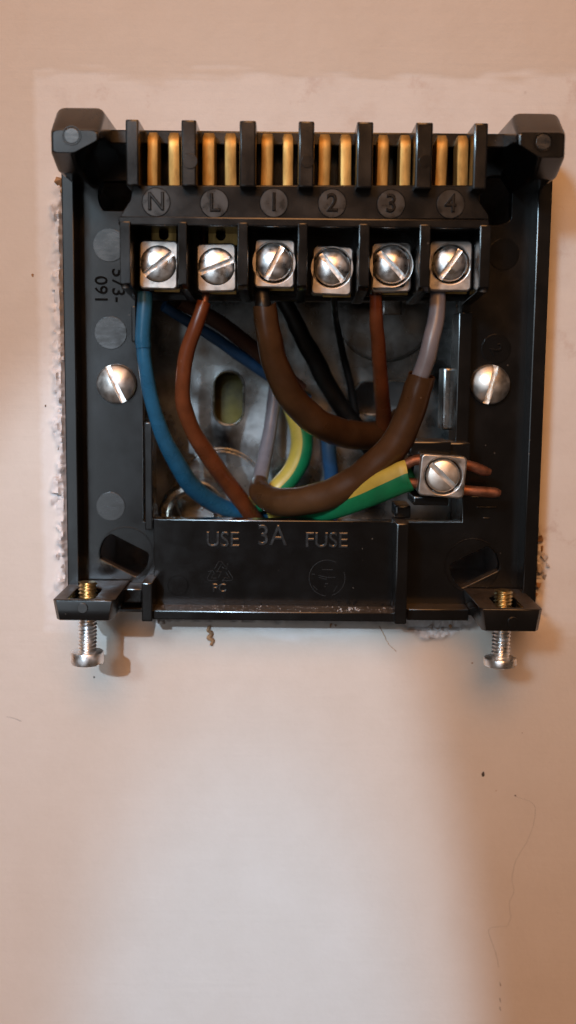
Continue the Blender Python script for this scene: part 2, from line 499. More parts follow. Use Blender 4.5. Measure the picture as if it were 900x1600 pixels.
# ------------------------------------------------------------------ the wall
def build_wall():
    fine = 0.36
    def axis(lo, hi, far_lo, far_hi):
        a = []
        x = lo
        while x <= hi: a.append(x); x += fine
        s, y = fine, lo
        left = []
        while y > far_lo: s *= 1.35; y -= s; left.append(y)
        s, y = fine, a[-1]
        right = []
        while y < far_hi: s *= 1.35; y += s; right.append(y)
        return list(reversed(left)) + a + right
    us = axis(-60, 62, -700, 700); vv = axis(-34, 94, -700, 700)
    # footprint of the opening (hidden under the plate)
    ou0, ou1, ov0, ov1 = uL + 1.6, uR - 1.6, vB + 1.6, vT - 4
    e0 = at(57, 500, 0).x; eT = at(450, 112, 0).y; eB = at(300, 992, 0).y; e1 = at(985, 500, 0).x
    verts, bare, brok = [], [], []
    yA, yB_ = at(97, 280, 0).y, at(104, 900, 0).y
    xL0, xL1, xR0, xR1 = at(97, 280, 0).x, at(104, 900, 0).x, at(862, 290, 0).x, at(836, 900, 0).x
    vBv = at(430, 972, 0).y
    nz = lambda u, v, s, k=0.0: noise.noise((u * s, v * s, k))
    def sstep(a, b, x):
        t = max(0, min(1, (x - a) / (b - a))); return t * t * (3 - 2 * t)
    for v in vv:
        for u in us:
            wob = 0.6 * noise.noise((u * .07, v * .25, 3)) + 0.3 * noise.noise((u * .2, v * .9, 5))
            dl = u - e0 + 0.5 * wob; dr = e1 - u + wob; dt = eT - v + 3.6 * wob + 1.4 * noise.noise((u * .12, v * 1.1, 9)); db = v - eB + 5 * wob + 2 * nz(u, v, .2, 8)
            d = min(dl * .45, dr, dt * 0.32, db * 0.14)
            bmask = sstep(-0.5, 0.9, d)
            h = 0.05 * (1 - sstep(-0.4, 0.6, d)) + 0.05 * nz(u, v, 0.09, 1) + 0.03 * nz(u, v, .35, 2)
            # broken plaster next to the plate; distances run outwards from the line where the plate hides the wall
            wu = xL0 + (xL1 - xL0) * (v - yA) / (yB_ - yA)
            dL = wu - u
            dR = u - (xR0 + (xR1 - xR0) * (v - yA) / (yB_ - yA))
            dB = vBv - v
            ragL = 2.2 + 1.5 * nz(0, v, 0.16, 11) + 1.0 * nz(0, v, 0.55, 12)
            mL = (1 - sstep(ragL - 0.9, ragL + .2, dL)) * sstep(vB + 1, vB + 5, v) * (1 - sstep(vT - 10, vT - 5, v)) if u < 0 else 0
            lowR = 1 - sstep(vB + 9, vB + 17, v)
            ragR = 0.1 + 3.0 * lowR * (0.55 + 0.6 * nz(0, v, 0.35, 21)) + 0.8 * lowR * nz(0, v, 0.9, 22)
            mR = (1 - sstep(ragR - 0.8, ragR + .1, dR)) * sstep(vBv - 1, vBv + 3, v) * sstep(0, .2, lowR) if u > 0 else 0
            ragB = -0.1 + 0.9 * max(0, nz(u, 0, 0.35, 31)) + 0.6 * nz(u, 0, 0.9, 32) + 3.2 * math.exp(-((u - at(680, 985, 0).x) / 5.0) ** 2)
            mB = (1 - sstep(ragB - 0.7, ragB + .1, dB)) * sstep(uL + 9, uL + 16, u) * (1 - sstep(uR - 8, uR - 5, u)) if v < vBv + 3 else 0
            bk = max(mL, mR, mB * 0.8)
            if bk > 0:
                wx, wy = u + .5 * nz(u, v, .8, 71), v + .6 * nz(u, v, .8, 72)
                ds, ps = noise.voronoi((wx * 0.75, wy * 0.36, 1.0))
                ds2, ps2 = noise.voronoi((wx * 1.7, wy * 1.1, 5.0))
                hsh = math.sin(ps[0].x * 12.99 + ps[0].y * 78.2) * 43758.5; hsh -= math.floor(hsh)
                hs2 = math.sin(ps2[0].x * 17.3 + ps2[0].y * 41.7) * 24634.6; hs2 -= math.floor(hs2)
                rid = 0.9 * hsh + 0.4 * hs2 - .45 + .35 * noise.fractal((u * 0.9, v * 0.7, 7.7), 0.9, 2.1, 4)
                crack = max(0, 1 - (ds[1] - ds[0]) * 7)
                dd = min(x for x, mm in ((dL, mL), (dR, mR), (dB, mB)) if mm > 0)
                gap = 1 - sstep(-0.1, 0.35 + 0.45 * max(0, nz(u, v, 0.7, 60)), dd)
                h += bk * (0.35 + 0.75 * rid - 0.7 * crack * hs2) - 1.5 * gap * bk - (0.9 * mR * (0.4 + hsh) if u > 0 else 0)
            h = max(-2.5, min(1.6, h))
            verts.append((u, v, h)); bare.append(bmask); brok.append(min(1, bk * 1.2))
    nu = len(us); faces = []
    for j in range(len(vv) - 1):
        for i in range(nu - 1):
            cu, cv = (us[i] + us[i + 1]) / 2, (vv[j] + vv[j + 1]) / 2
            if ou0 < cu < ou1 and ov0 < cv < ov1: continue
            faces.append((j * nu + i, j * nu + i + 1, (j + 1) * nu + i + 1, (j + 1) * nu + i))
    # reveal of the opening, back into the wall
    k = len(verts)
    ring = [(ou0 - .3, ov0 - .3), (ou1 + .3, ov0 - .3), (ou1 + .3, ov1 + .3), (ou0 - .3, ov1 + .3)]
    for a, b in ring:
        verts += [(a, b, 0.0), (a, b, -28)]; bare += [1, 1]; brok += [1, 1]
    for i in range(4):
        a, b = k + 2 * i, k + 2 * ((i + 1) % 4)
        faces.append((a, b, b + 1, a + 1))
    faces.append(tuple(k + 2 * i + 1 for i in range(4)))
    me = bpy.data.meshes.new('wall')
    me.from_pydata([W(v) for v in verts], [], faces)
    for nm, dat in (('bare', bare), ('broken', brok)):
        at_ = me.attributes.new(nm, 'FLOAT', 'POINT'); at_.data.foreach_set('value', dat)
    o = link('wall', me, None, 'painted_plaster', smooth=50)
    o['kind'] = 'structure'
    # small marks
    def blob(name, px, py, ru, rv, mat, hh=0.12, sd=0):
        c = at(px, py, 0.05)
        n = 14; v = [(c.x, c.y, 0.08 + hh)]; f = []
        for r, z in ((0.6, 0.08 + hh * 0.8), (1.0, -0.08)):
            for i in range(n):
                a = 2 * math.pi * i / n
                w = r * (1 + 0.35 * noise.noise((math.cos(a) * 1.5 + sd, math.sin(a) * 1.5, sd)))
                v.append((c.x + ru * w * math.cos(a), c.y + rv * w * math.sin(a), z))
        for i in range(n):
            j = (i + 1) % n
            f.append((0, 1 + i, 1 + j)); f.append((1 + i, 1 + n + i, 1 + n + j, 1 + j))
        build(name, v, f, mat, None, o)
    blob('paint_fleck', 755, 1210, 0.36, 0.58, 'dark_grime', sd=1)
    blob('paint_fleck', 805, 1243, 0.22, 0.16, 'dark_grime', sd=2)
    blob('paint_fleck', 51, 430, 0.30, 0.40, 'brown_fibre', sd=3)
    blob('paint_fleck', 71, 634, 0.14, 0.22, 'dark_grime', sd=4)
    blob('paint_fleck', 147, 1058, 0.20, 0.20, 'dark_grime', sd=5)
    blob('paint_fleck', 738, 1036, 0.25, 0.15, 'brown_fibre', sd=6)
    blob('paint_fleck', 775, 1235, 0.12, 0.12, 'brown_fibre', sd=8)
    blob('paint_fleck', 816, 1145, 0.10, 0.10, 'brown_fibre', sd=9)
    def scratch(name, pts, r, mat, dash=False):
        P = [(*at(x, y, 0.10)[:2], 0.10, r * (0.7 + 0.5 * random.random())) for x, y in pts]
        P = catmull(P, 5)
        P = [Vector((p[0] + 0.12 * noise.noise((p[0] * 2, p[1] * 2, 1)), p[1], p[2] - 0.03, max(0.012, p[3] * (0.7 + 0.9 * abs(noise.noise((p[0] * 1.3, p[1] * 1.3, 4))))))) for p in P]
        v, f = tube_vf(P, 6)
        build(name, v, f, mat, None, o)
    scratch('hairline_crack', [(806, 1245), (832, 1255), (836, 1275), (826, 1310), (806, 1345), (800, 1375), (803, 1392), (796, 1412), (798, 1435), (790, 1450)], 0.02, 'dark_grime')
    scratch('hairline_crack', [(790, 1447), (764, 1452), (770, 1475), (776, 1495), (779, 1512)], 0.022, 'dark_grime')
    for y in (1535, 1560, 1573): scratch('hairline_crack', [(781, y), (782, y + 6)], 0.06, 'dark_grime')
    scratch('hairline_crack', [(592, 978), (600, 992), (607, 1006), (619, 1018)], 0.07, 'brown_fibre')
    scratch('hairline_crack', [(10, 1120), (20, 1122), (33, 1127)], 0.08, 'plaster_crumb')
    # chunks of plaster broken loose along the plate's edge
    for k, (px, py, s, mt) in enumerate([(91, 284, 0.90, 'brown_fibre'), (95, 298, 0.50, 'brown_fibre'), (846, 842, 0.70, 'brown_fibre'), (849, 858, 0.50, 'brown_fibre'), (851, 872, 0.80, 'plaster_crumb'), (857, 884, 0.50, 'plaster_crumb'), (845, 890, 0.90, 'plaster_crumb'), (851, 902, 0.60, 'plaster_crumb'), (842, 916, 0.60, 'brown_fibre'), (838, 930, 0.50, 'brown_fibre'), (254, 974, 0.50, 'plaster_crumb'), (246, 972, 0.35, 'plaster_crumb'), (516, 978, 0.45, 'brown_fibre'), (524, 977, 0.30, 'brown_fibre'), (96, 655, 0.50, 'plaster_crumb'), (93, 700, 0.55, 'plaster_crumb'), (98, 735, 0.40, 'plaster_crumb'), (93, 842, 0.60, 'plaster_crumb'), (92, 872, 0.50, 'plaster_crumb'), (97, 885, 0.40, 'plaster_crumb'), (96, 330, 0.45, 'plaster_crumb'), (95, 455, 0.50, 'plaster_crumb'), (98, 560, 0.45, 'plaster_crumb'), (672, 980, 0.60, 'plaster_crumb'), (690, 984, 0.50, 'plaster_crumb'), (704, 979, 0.40, 'brown_fibre')]):
        c = at(px, py, 0.4)
        bm = bmesh.new()
        rnd = random.Random(k * 13 + 5)
        for q in range(11):
            bm.verts.new((c.x + s * rnd.uniform(-.8, .8), c.y + s * rnd.uniform(-1.1, 1.1), 0.1 + s * rnd.uniform(-.5, .6)))
        hull = bmesh.ops.convex_hull(bm, input=bm.verts[:])
        for q in [x for x in bm.verts if not x.link_faces]: bm.verts.remove(q)
        bm_build('plaster_fragment', bm, mt, None, o, smooth=12)
    return o
wall = build_wall()

# ------------------------------------------------------------------ the metal back box in the wall
bx = Thing('metal_back_box', 'galvanised steel back box sunk in the wall behind the wires', 'back box', (0, 18, BOX))
bu0, bv0, bu1, bv1 = uL + 9.5, at(450, 818, 0).y - 3.0, uR - 10.5, at(450, 470, 0).y + 8
k1, k2 = at(345, 772, BOX), at(602, 486, BOX)
ov1 = at(357, 622, BOX); ov2 = at(600, 622, BOX)
hole1 = rrect(ov1.x - 2.7, ov1.y - 5.0, ov1.x + 2.7, ov1.y + 5.0, 2.6)
hole2 = rrect(ov2.x - 5.8, ov2.y - 3.0, ov2.x + 5.8, ov2.y + 3.0, 2.9)
prism('back_panel', [rrect(bu0, bv0, bu1, bv1, 2), hole1, hole2], BOX - 1.2, BOX, 'galvanised', bx, bev=0.2)
for nm, c, r in (('knockout', k1, 8.6), ('knockout', k2, 9.3)):
    ko = prism(nm, [circ(c, r, 56)], BOX - 0.3, BOX + 0.35, 'galvanised', bx, bev=0.2)
    v, f = ring_vf(c, BOX + 0.12, r + 0.35, 0.16)
    build('knockout_rim', v, f, 'galvanised_rim', bx, ko)
for c, hp in ((ov1, (2.7, 5.0)), (ov2, (5.8, 3.0))):
    lp = rrect(c.x - hp[0] - .25, c.y - hp[1] - .25, c.x + hp[0] + .25, c.y + hp[1] + .25, 2.85)
    pts = [Vector((x, y, BOX + 0.05, 0.22)) for x, y in lp] ; pts.append(pts[0].copy())
    v, f = tube_vf(pts, 8, caps=False)
    build('slot_rim', v, f, 'galvanised_rim', bx)
pbox('slot_backing', 325, 585, 385, 665, BOX - 4.5, BOX - 3.5, 'gasket_yellow', bx)
box('side_wall', bu0 - 1, bv0, BOX, bu0, bv1, -0.6, 'galvanised', bx, bev=0.2)
box('side_wall', bu1, bv0, BOX, bu1 + 1, bv1, -0.6, 'galvanised', bx, bev=0.2)
box('side_wall', bu0, bv0 - 1, BOX, bu1, bv0, -0.6, 'galvanised', bx, bev=0.2)
box('side_wall', bu0, bv1, BOX, bu1, bv1 + 1, -0.6, 'galvanised', bx, bev=0.2)
pbox('fixing_lug', 692, 575, 710, 672, -6, -1.2, 'galvanised', bx, bev=0.4)
pbox('fixing_lug', 598, 468, 628, 492, -9, -6, 'galvanised', bx, bev=0.3)
# round cup of the side knockout that catches the light at the lower left
c = at(300, 806, -8)
v, f = ring_vf((c.x, c.y), -9, 5.2, 1.3, 40, 10)
build('cable_bush', v, f, 'galvanised_rim', bx)

# ------------------------------------------------------------------ the plastic back plate
bp = Thing('terminal_backplate', 'black plastic wiring backplate with six screw terminals on the wall', 'backplate', ((uL + uR) / 2, vB, 0))
# base plate with openings
opn = []
for x, y in ((212, 470), (212, 532), (224, 534), (224, 815), (722, 815), (722, 470)):
    p = at(x, y, FLOOR); opn.append((p.x, p.y))
holes = []
def slot(px, py, half, rad, ang):
    c = at(px, py, FLOOR); a = math.radians(ang)
    return rrect(c.x - half, c.y - rad, c.x + half, c.y + rad, min(rad, 1.0), rot=a)
def flatcirc(px, py, r, cut, ang):
    """a round hole with two flats"""
    c = at(px, py, FLOOR); pts = []
    for i in range(48):
        a = 2 * math.pi * i / 48
        x, y = r * math.cos(a), r * math.sin(a)
        y = max(-cut, min(cut, y))
        t = math.radians(ang); pts.append((c.x + x * math.cos(t) - y * math.sin(t), c.y + x * math.sin(t) + y * math.cos(t)))
    return pts
holes.append(flatcirc(193, 868, 4.3, 2.35, -27))
holes.append(flatcirc(742, 886, 4.3, 2.35, 27))
holes.append(flatcirc(190, 306, 3.9, 2.4, 0))
holes.append(flatcirc(775, 313, 4.0, 2.6, 90))
prism('base_plate', [[(uL + .5, vB + 1), (uR - .5, vB + 1), (uR - .5, vT - .5), (uL + .5, vT - .5)], opn] + holes, 0.25, FLOOR, 'black_plastic', bp, bev=0.15)
base_obj = bp.o.children[-1]
# shallow wells round the lower slots
for px, py in ((197, 866), (738, 884)):
    c = at(px, py, FLOOR)
    v, f = ring_vf((c.x, c.y), FLOOR - 0.02, 4.75, 0.12, 48, 6)
    build('slot_ring', v, f, 'black_plastic', bp, base_obj)
def disc(px, py, r, h, mat, parent, name='mould_disc', th=0.14):
    c = at(px, py, h)
    return prism(name, [circ(c, r, 44)], h - 0.1, h + th, mat, bp, parent, bev=0.04)
for px, py, r in ((171, 383, 2.75), (173, 520, 2.75), (173, 791, 2.5)):
    disc(px, py, r, FLOOR, 'mould_disc_plastic', base_obj)
for px, py, r in ((787, 397, 2.6), (775, 545, 2.5)):
    disc(px, py, r, FLOOR, 'glossy_black', base_obj)
# writing on the base plate
c = at(157, 453, FLOOR)
v, f = text_vf('091', c, FLOOR + .05, 3.0, -math.pi / 2, 0.25, 0.0, 1.05)
build('lettering', v, f, 'matte_black', bp, base_obj)
c = at(184, 446, FLOOR)
v, f = text_vf('573-', c, FLOOR + .05, 3.0, -math.pi / 2, 0.25, 0.0, 1.05)
build('lettering', v, f, 'matte_black', bp, base_obj)
c = at(775, 546, FLOOR)
v, f = text_vf('2', c, FLOOR + .2, 3.0, math.radians(-60), 0.25)
build('lettering', v, f, 'black_plastic', bp, base_obj)
for y, x0, x1 in ((777, 737, 782), (793, 745, 776), (810, 755, 766)):
    pbox('mould_line', x0, y - 1, x1, y + 1, FLOOR - .1, FLOOR + .2, 'black_plastic', bp, base_obj, bev=0.05)

# side rails
rw = 2.0
box('side_rail', uL, vB + 1.5, 0.3, uL + rw, vT - 6, RAIL, 'black_plastic', bp, bev=0.22)
box('side_rail', uR - rw - .3, vB + 1.5, 0.3, uR, vT - 6, RAIL, 'black_plastic', bp, bev=0.22)
# top rail
box('top_rail', uL + 4, vT - 2.2, 0.3, uR - 4, vT, 8.6, 'black_plastic', bp, bev=0.25)

# top corner hooks: a block with chamfered top and bottom, the inner lower corner cut off
def hook(x0, x1, yt, yf0, yf1, yb, cut, mirror):
    H = 16.5
    xm = (x0 + x1) / 2
    u0, u1 = at(x0, 220, 14).x, at(x1, 220, 14).x
    vt, f0, f1, vb = at(xm, yt, 12.8).y, at(xm, yf0, H).y, at(xm, yf1, H).y, at(xm, yb, 13.0).y
    cu_, cv_ = cut                                   # how far the inner lower corner is cut away, mm
    corner = [(u0, vb), (u1 - cu_, vb), (u1, vb + cv_), (u1, vt), (u0, vt)]
    rad = [1.0, 0.7, 0.7, 1.5, 1.5]
    if mirror:
        corner = [(u1, vb), (u0 + cu_, vb), (u0, vb + cv_), (u0, vt), (u1, vt)]
    def rounded(corner, rad, inset):
        pts = []
        n = len(corner)
        cx = sum(c[0] for c in corner) / n; cy = sum(c[1] for c in corner) / n
        for k in range(n):
            p, a, b = Vector(corner[k]), Vector(corner[k - 1]), Vector(corner[(k + 1) % n])
            d1, d2 = (a - p).normalized(), (b - p).normalized()
            A, B = p + d1 * rad[k], p + d2 * rad[k]
            for q in range(7):
                t = q / 6
                pts.append((1 - t) ** 2 * A + 2 * t * (1 - t) * p + t * t * B)
        out = []
        for p in pts:
            dx = max(-1, min(1, (p.x - cx) / (.5 * (u1 - u0)))); dy = max(-1, min(1, (p.y - cy) / (.5 * (vt - vb))))
            out.append((p.x - inset * dx, p.y - inset * dy))
        return out
    v, f = [], []
    ring = []
    for h, t, ins in ((1.0, 0, 0), (12.6, 0, 0), (13.0, 0.06, .02), (15.9, .90, .05), (16.25, 0.985, .14), (16.45, 1.0, .32), (H, 1.0, .55)):
        row = []
        for x, y in rounded(corner, rad, ins):
            y2 = f1 + (y - vb) / (vt - vb) * (f0 - f1)
            row.append(len(v)); v.append((x, y * (1 - t) + y2 * t, h))
        ring.append(row)
    for a, b in zip(ring, ring[1:]):
        for k in range(len(a)):
            k2 = (k + 1) % len(a); f.append((a[k], a[k2], b[k2], b[k]))
    f.append(tuple(ring[0])); f.append(tuple(ring[-1]))
    return build('corner_hook', v, f, 'black_plastic', bp, smooth=35, flat=True)
hL = hook(85, 162, 168, 202, 240, 270, (4.0, 5.5), False)
hR = hook(801, 877, 177, 205, 247, 280, (3.4, 5.0), True)
for o, px, py in ((hL, 112, 212), (hR, 849, 222)):
    c = at(px, py, 16.5)
    v, f = ring_vf((c.x, c.y), 16.5, 1.35, 0.10, 32, 6)
    build('boss_ring', v, f, 'black_plastic', bp, o)
    prism('boss', [circ(c, 1.15, 28)], 16.2, 16.56, 'mould_disc_plastic', bp, o, bev=0.08)

# comb of posts and brass blades
posts = [(196, 217), (283, 307), (374, 400), (466, 491), (557, 583), (649, 676), (740, 762)]
pv0 = at(450, 296, POST).y; pvT = vT + 0.05
for k, (x0, x1) in enumerate(posts):
    u0 = at(x0, 240, POST).x; u1 = at(x1, 240, POST).x
    po = box('comb_post', u0, pv0 + .3, 3, u1, pvT, POST, 'black_plastic', bp, bev=0.3)
    if k in (1, 3, 5):
        c = at((x0 + x1) / 2 + 2, 252, POST)
        if k == 1: prism('mould_disc', [circ(c, 1.15, 28)], POST - .1, POST + .12, 'black_plastic', bp, po, bev=0.06)
        else: prism('mould_disc', [circ(c, 1.0, 28)], POST - .1, POST + .08, 'glossy_black', bp, po, bev=0.05)
box('comb_back', at(200, 250, 8).x, pv0, 2.5, at(758, 250, 8).x, vT - 2, 4.5, 'glossy_black', bp, bev=0.2)
blades = [(230, 247), (262, 280), (316, 336), (350, 369), (408, 427), (441, 458), (498, 517), (531, 549), (590, 608), (624, 642), (682, 700), (714, 732)]
for k, (x0, x1) in enumerate(blades):
    hh = 11.0
    u0 = at(x0, 250, hh).x; u1 = at(x1, 250, hh).x
    vb = at(450, 292, hh).y - 1.2; vt = at(450, 207, hh).y
    # flat sprung strip, a rolled edge towards its neighbour, rounded top
    n = 12; v, f = [], []
    sgn = 1 if k % 2 == 0 else -1
    for i in range(n + 1):
        t = i / n; vv_ = vb + (vt - vb) * t
        bow = -0.10 * sgn * (1 - t) ** 2 + 0.05 * noise.noise((k * 3.1, t * 2.0, 0))
        narrow = 0.0 if t < 0.94 else (t - 0.94) / 0.06 * 0.22
        hb = hh - 1.1 * max(0, t - 0.78) ** 2 * 14 - 0.4 * (1 - t)
        a0, a1 = u0 + bow + narrow, u1 + bow - narrow
        r0 = 0.16 if sgn < 0 else 0.08
        r1 = 0.08 if sgn < 0 else 0.16
        sec = [(a0, hb - 3.0), (a0, hb - r0 - .05), (a0 + r0 * .4, hb - r0 * .3), (a0 + r0 * 1.2, hb), ((a0 + a1) / 2, hb + 0.02), (a1 - r1 * 1.2, hb), (a1 - r1 * .4, hb - r1 * .3), (a1, hb - r1 - .05), (a1, hb - 3.0)]
        for uu, h_ in sec: v.append((uu, vv_, h_))
    q = 9
    for i in range(n):
        for j in range(q - 1):
            f.append((i * q + j, i * q + j + 1, (i + 1) * q + j + 1, (i + 1) * q + j))
        f.append((i * q + q - 1, i * q, (i + 1) * q, (i + 1) * q + q - 1))
    f.append(tuple(range(q))); f.append(tuple(n * q + j for j in range(q)))
    build('contact_blade', v, f, 'brass', bp, smooth=50)

# label strip with terminal marks
pts = [at(x, y, STRIP) for x, y in ((207, 289), (745, 289), (748, 312), (763, 336), (763, 343), (188, 343), (188, 336), (203, 312))]
strip = prism('label_strip', [[(p.x, p.y) for p in pts]], 2.2, STRIP, 'black_plastic', bp, bev=0.2)
for s, px, py in (('N', 244, 316), ('L', 335, 318), ('1', 428, 317), ('2', 519, 318), ('3', 611, 319), ('4', 704, 319)):
    c = at(px, py, STRIP)
    d = prism('label_disc', [circ(c, 2.15, 40)], STRIP - .1, STRIP + .07, 'label_grey', bp, strip, bev=0.03)
    v, f = ring_vf(c, STRIP + .03, 2.2, 0.05, 44, 6); build('disc_edge', v, f, 'matte_black', bp, strip)
    v, f = text_vf(s, c, STRIP + .12, 3.9, 0, 0.06, -0.05, 0.95, 0.13)
    build('terminal_mark', v, f, 'black_plastic', bp, strip, smooth=20)

# terminal housing
lu0, lv0, lu1, lv1 = rect(184, 340, 765, 354, DIV)
box('terminal_ledge', lu0, lv0, 2.2, lu1, lv1, DIV - .3, 'black_plastic', bp, bev=0.22)
divs = [(187, 204), (278, 292), (371, 387), (465, 480), (560, 577), (655, 672), (749, 766)]
dv0 = at(450, 446, DIV).y
for x0, x1 in divs:
    u0 = at(x0, 400, DIV).x; u1 = at(x1, 400, DIV).x
    # divider with a sloping foot
    bm = bmesh.new()
    pr = [(lv0 + .5, 1.2), (lv0 + .5, DIV), (dv0, DIV), (dv0 - 0.6, DIV - 1.2), (dv0 - 1.6, 3.0), (dv0 - 1.6, 1.2)]
    A = [bm.verts.new((u0, a, b)) for a, b in pr]; B = [bm.verts.new((u1, a, b)) for a, b in pr]
    bm.faces.new(A); bm.faces.new(B)
    for i in range(len(pr)):
        j = (i + 1) % len(pr); bm.faces.new((A[i], A[j], B[j], B[i]))
    bmesh.ops.recalc_face_normals(bm, faces=bm.faces)
    bmesh.ops.bevel(bm, geom=bm.edges[:], offset=0.14, segments=2, affect='EDGES', profile=0.6)
    bm_build('terminal_divider', bm, 'black_plastic', bp, flat=True)
tf = at(450, 462, 4).y
box('terminal_floor', lu0 + 3.5, tf, -9.0, lu1 - 3.5, lv0 + .3, 4.2, 'glossy_black', bp, bev=0.2)  # extended deep into the box; the added depth blocks light from above

clamps = [('N', 247, 412, 217, 375, 278, 452, 37), ('L', 338, 416, 307, 380, 369, 456, 21), ('1', 428, 410, 397, 373, 461, 450, 63),
          ('2', 519, 418, 487, 384, 551, 461, -49), ('3', 612, 414, 580, 378, 643, 457, -45), ('4', 704, 412, 670, 375, 738, 455, 55)]
def clamp(px, py, x0, y0, x1, y1, ang, h, rot=0.0, label=None, R=2.95, depth=6.0, matS='zinc_screw', dome=0.6):
    c = at(px, py, h + .3)
    u0, v0, u1, v1 = rect(x0, y0, x1, y1, h)
    v, f = prism_vf([rrect(u0, v0, u1, v1, 0.8, rot=rot), circ(c, R + 0.22, 48)], h - 1.1, h, 0.28, 3)
    v2, f2 = prism_vf([rrect(u0 + .05, v0 + .25, u1 - .05, v1 - .25, 0.6, rot=rot), rrect(u0 + 1.0, v0 + 1.0, u1 - 1.0, v1 - 1.0, 0.3, rot=rot)], h - depth, h - 1.0, 0.1)
    V, Fc = merge((v, f), (v2, f2))
    o = build('cage_clamp', V, Fc, 'nickel_clamp', bp, label=label, flat=True)
    v, f = head_vf(c, h - 0.55, R, 0.55, dome, 0.85, 0.85, math.radians(ang), edge=0.4)
    build('terminal_screw', v, f, matS, bp, o)
    return o, (u0, v0, u1, v1), c
for k, (s, px, py, x0, y0, x1, y1, ang) in enumerate(clamps):
    o, r, c = clamp(px, py, x0, y0, x1, y1, ang, CLAMP + (0.1, -0.4, 0.3, -0.6, -0.1, 0.2)[k], rot=math.radians((-1, 1.5, -0.5, -2, 1.2, 0)[k]), R=(2.95, 3.0, 2.9, 2.85, 2.95, 2.8)[k], dome=(.6, .5, .75, .65, .8, .7)[k])
    # brass tongue under the clamp, its end showing below
    box('brass_tongue', r[0] + 1.9, r[1] - 0.15, CLAMP - 3.2, r[2] - 0.1, r[1] + 3, CLAMP - 2.7, 'brass', bp, o, bev=0.1)
    # its eyelet above
    if k < 2:
        pu0, pv0_, pu1, pv1_ = rect((236, 325)[k], (357, 358)[k], (276, 372)[k], (380, 384)[k], CLAMP - 3)
        cc = at((256, 345)[k], (367, 368)[k], CLAMP - 3)
        prism('brass_eyelet', [rrect(pu0, pv0_, pu1, pv1_, .3), circ(cc, 0.75, 24)], CLAMP - 3.5, CLAMP - 3, 'brass', bp, o, bev=0.1)

# fuse panel, its ribs and the dusty lip
fu0 = at(240, 850, 3.0).x; fu1 = at(630, 850, 3.0).x
fvT = at(430, 813, 3.2).y; lipT = at(430, 956, 7.0).y
panel = box('fuse_panel', fu0, vB + .8, 0.6, fu1, fvT, 3.2, 'glossy_black', bp, bev=0.18)
box('panel_lip', at(235, 965, 7).x, vB, 0.5, at(625, 965, 7).x, lipT, 7.0, 'black_plastic', bp, bev=0.2)
box('bottom_rail', uL + 1, vB + .7, 0.45, uR - 1, lipT - .2, 5.2, 'black_plastic', bp, bev=0.2)
u0, v0, u1, v1 = rect(221, 911, 238, 970, 7.8); box('panel_rib', u0, vB - .15, 0.5, u1, v1, 7.8, 'black_plastic', bp, bev=0.25)
u0, v0, u1, v1 = rect(618, 818, 637, 976, 7.8); box('panel_rib', u0, vB - .15, 0.5, u1, v1, 7.8, 'black_plastic', bp, bev=0.25)
# opening rims
for (x0, y0, x1, y1, h) in ((226, 660, 238, 828, 3.6), (205, 478, 213, 534, 3.0), (714, 488, 735, 700, 5.0)):
    pbox('opening_rim', x0, y0, x1, y1, -1.0, h, 'black_plastic', bp, bev=0.2)
# lettering of the fuse panel
def ptext(s, px, py, size, name='lettering', sx=1.0, rot=0.0, h=3.22, d=0.22):
    c = at(px, py, 3.2)
    v, f = text_vf(s, c, h, size, rot, 0.05, -0.06, sx, 0.15)
    return build(name, v, f, 'mould_disc_plastic', bp, panel, smooth=20)
ptext('USE', 348, 844, 3.7, sx=0.95)
ptext('3A', 425, 838, 5.0, sx=0.88)
ptext('FUSE', 510, 845, 3.7, sx=0.95)
ptext('PC', 343, 919, 2.0)
def wire_fig(name, segs, r=0.11, h=3.25):
    vfs = []
    for sg in segs:
        P = [Vector((*at(x, y, 3.2)[:2], h, r)) for x, y in sg]
        vfs.append(tube_vf(P, 6))
    v, f = merge(*vfs)
    return build(name, v, f, 'mould_disc_plastic', bp, panel)
# recycling triangle of three chasing arrows round a 7
wire_fig('recycling_mark', [[(335, 889), (342, 877), (346, 877), (353, 886)], [(347, 886), (354, 889), (356, 880)], [(340, 892), (346, 881), (349, 889)],
                            [(357, 892), (364, 903), (362, 907), (348, 907)], [(353, 902), (347, 907), (352, 912)], [(353, 894), (359, 903), (350, 903)],
                            [(340, 907), (326, 907), (324, 903), (331, 891)], [(325, 893), (332, 891), (336, 897)], [(339, 903), (330, 903), (335, 895)],
                            [(338, 893), (346, 893), (341, 903)]], 0.075)
def arc(cx, cy, r, a0, a1, n=20):
    return [(cx + r * math.cos(math.radians(a0 + (a1 - a0) * i / n)), cy + r * math.sin(math.radians(a0 + (a1 - a0) * i / n))) for i in range(n + 1)]
wire_fig('date_stamp', [arc(511, 903, 28, 95, 300), arc(511, 903, 28, -20, 75), [(498, 899), (511, 902), (524, 902)], [(498, 902), (511, 905)], [(503, 890), (520, 890)],
                        [(489, 915), (496, 922)], [(527, 915), (521, 925)], [(508, 912), (513, 912)], [(487, 897), (492, 897)]], 0.08)
v, f = ring_vf(at(278, 915, 3.2), 3.22, 1.75, 0.08, 40, 6); build('mould_disc', v, f, 'glossy_black', bp, panel)

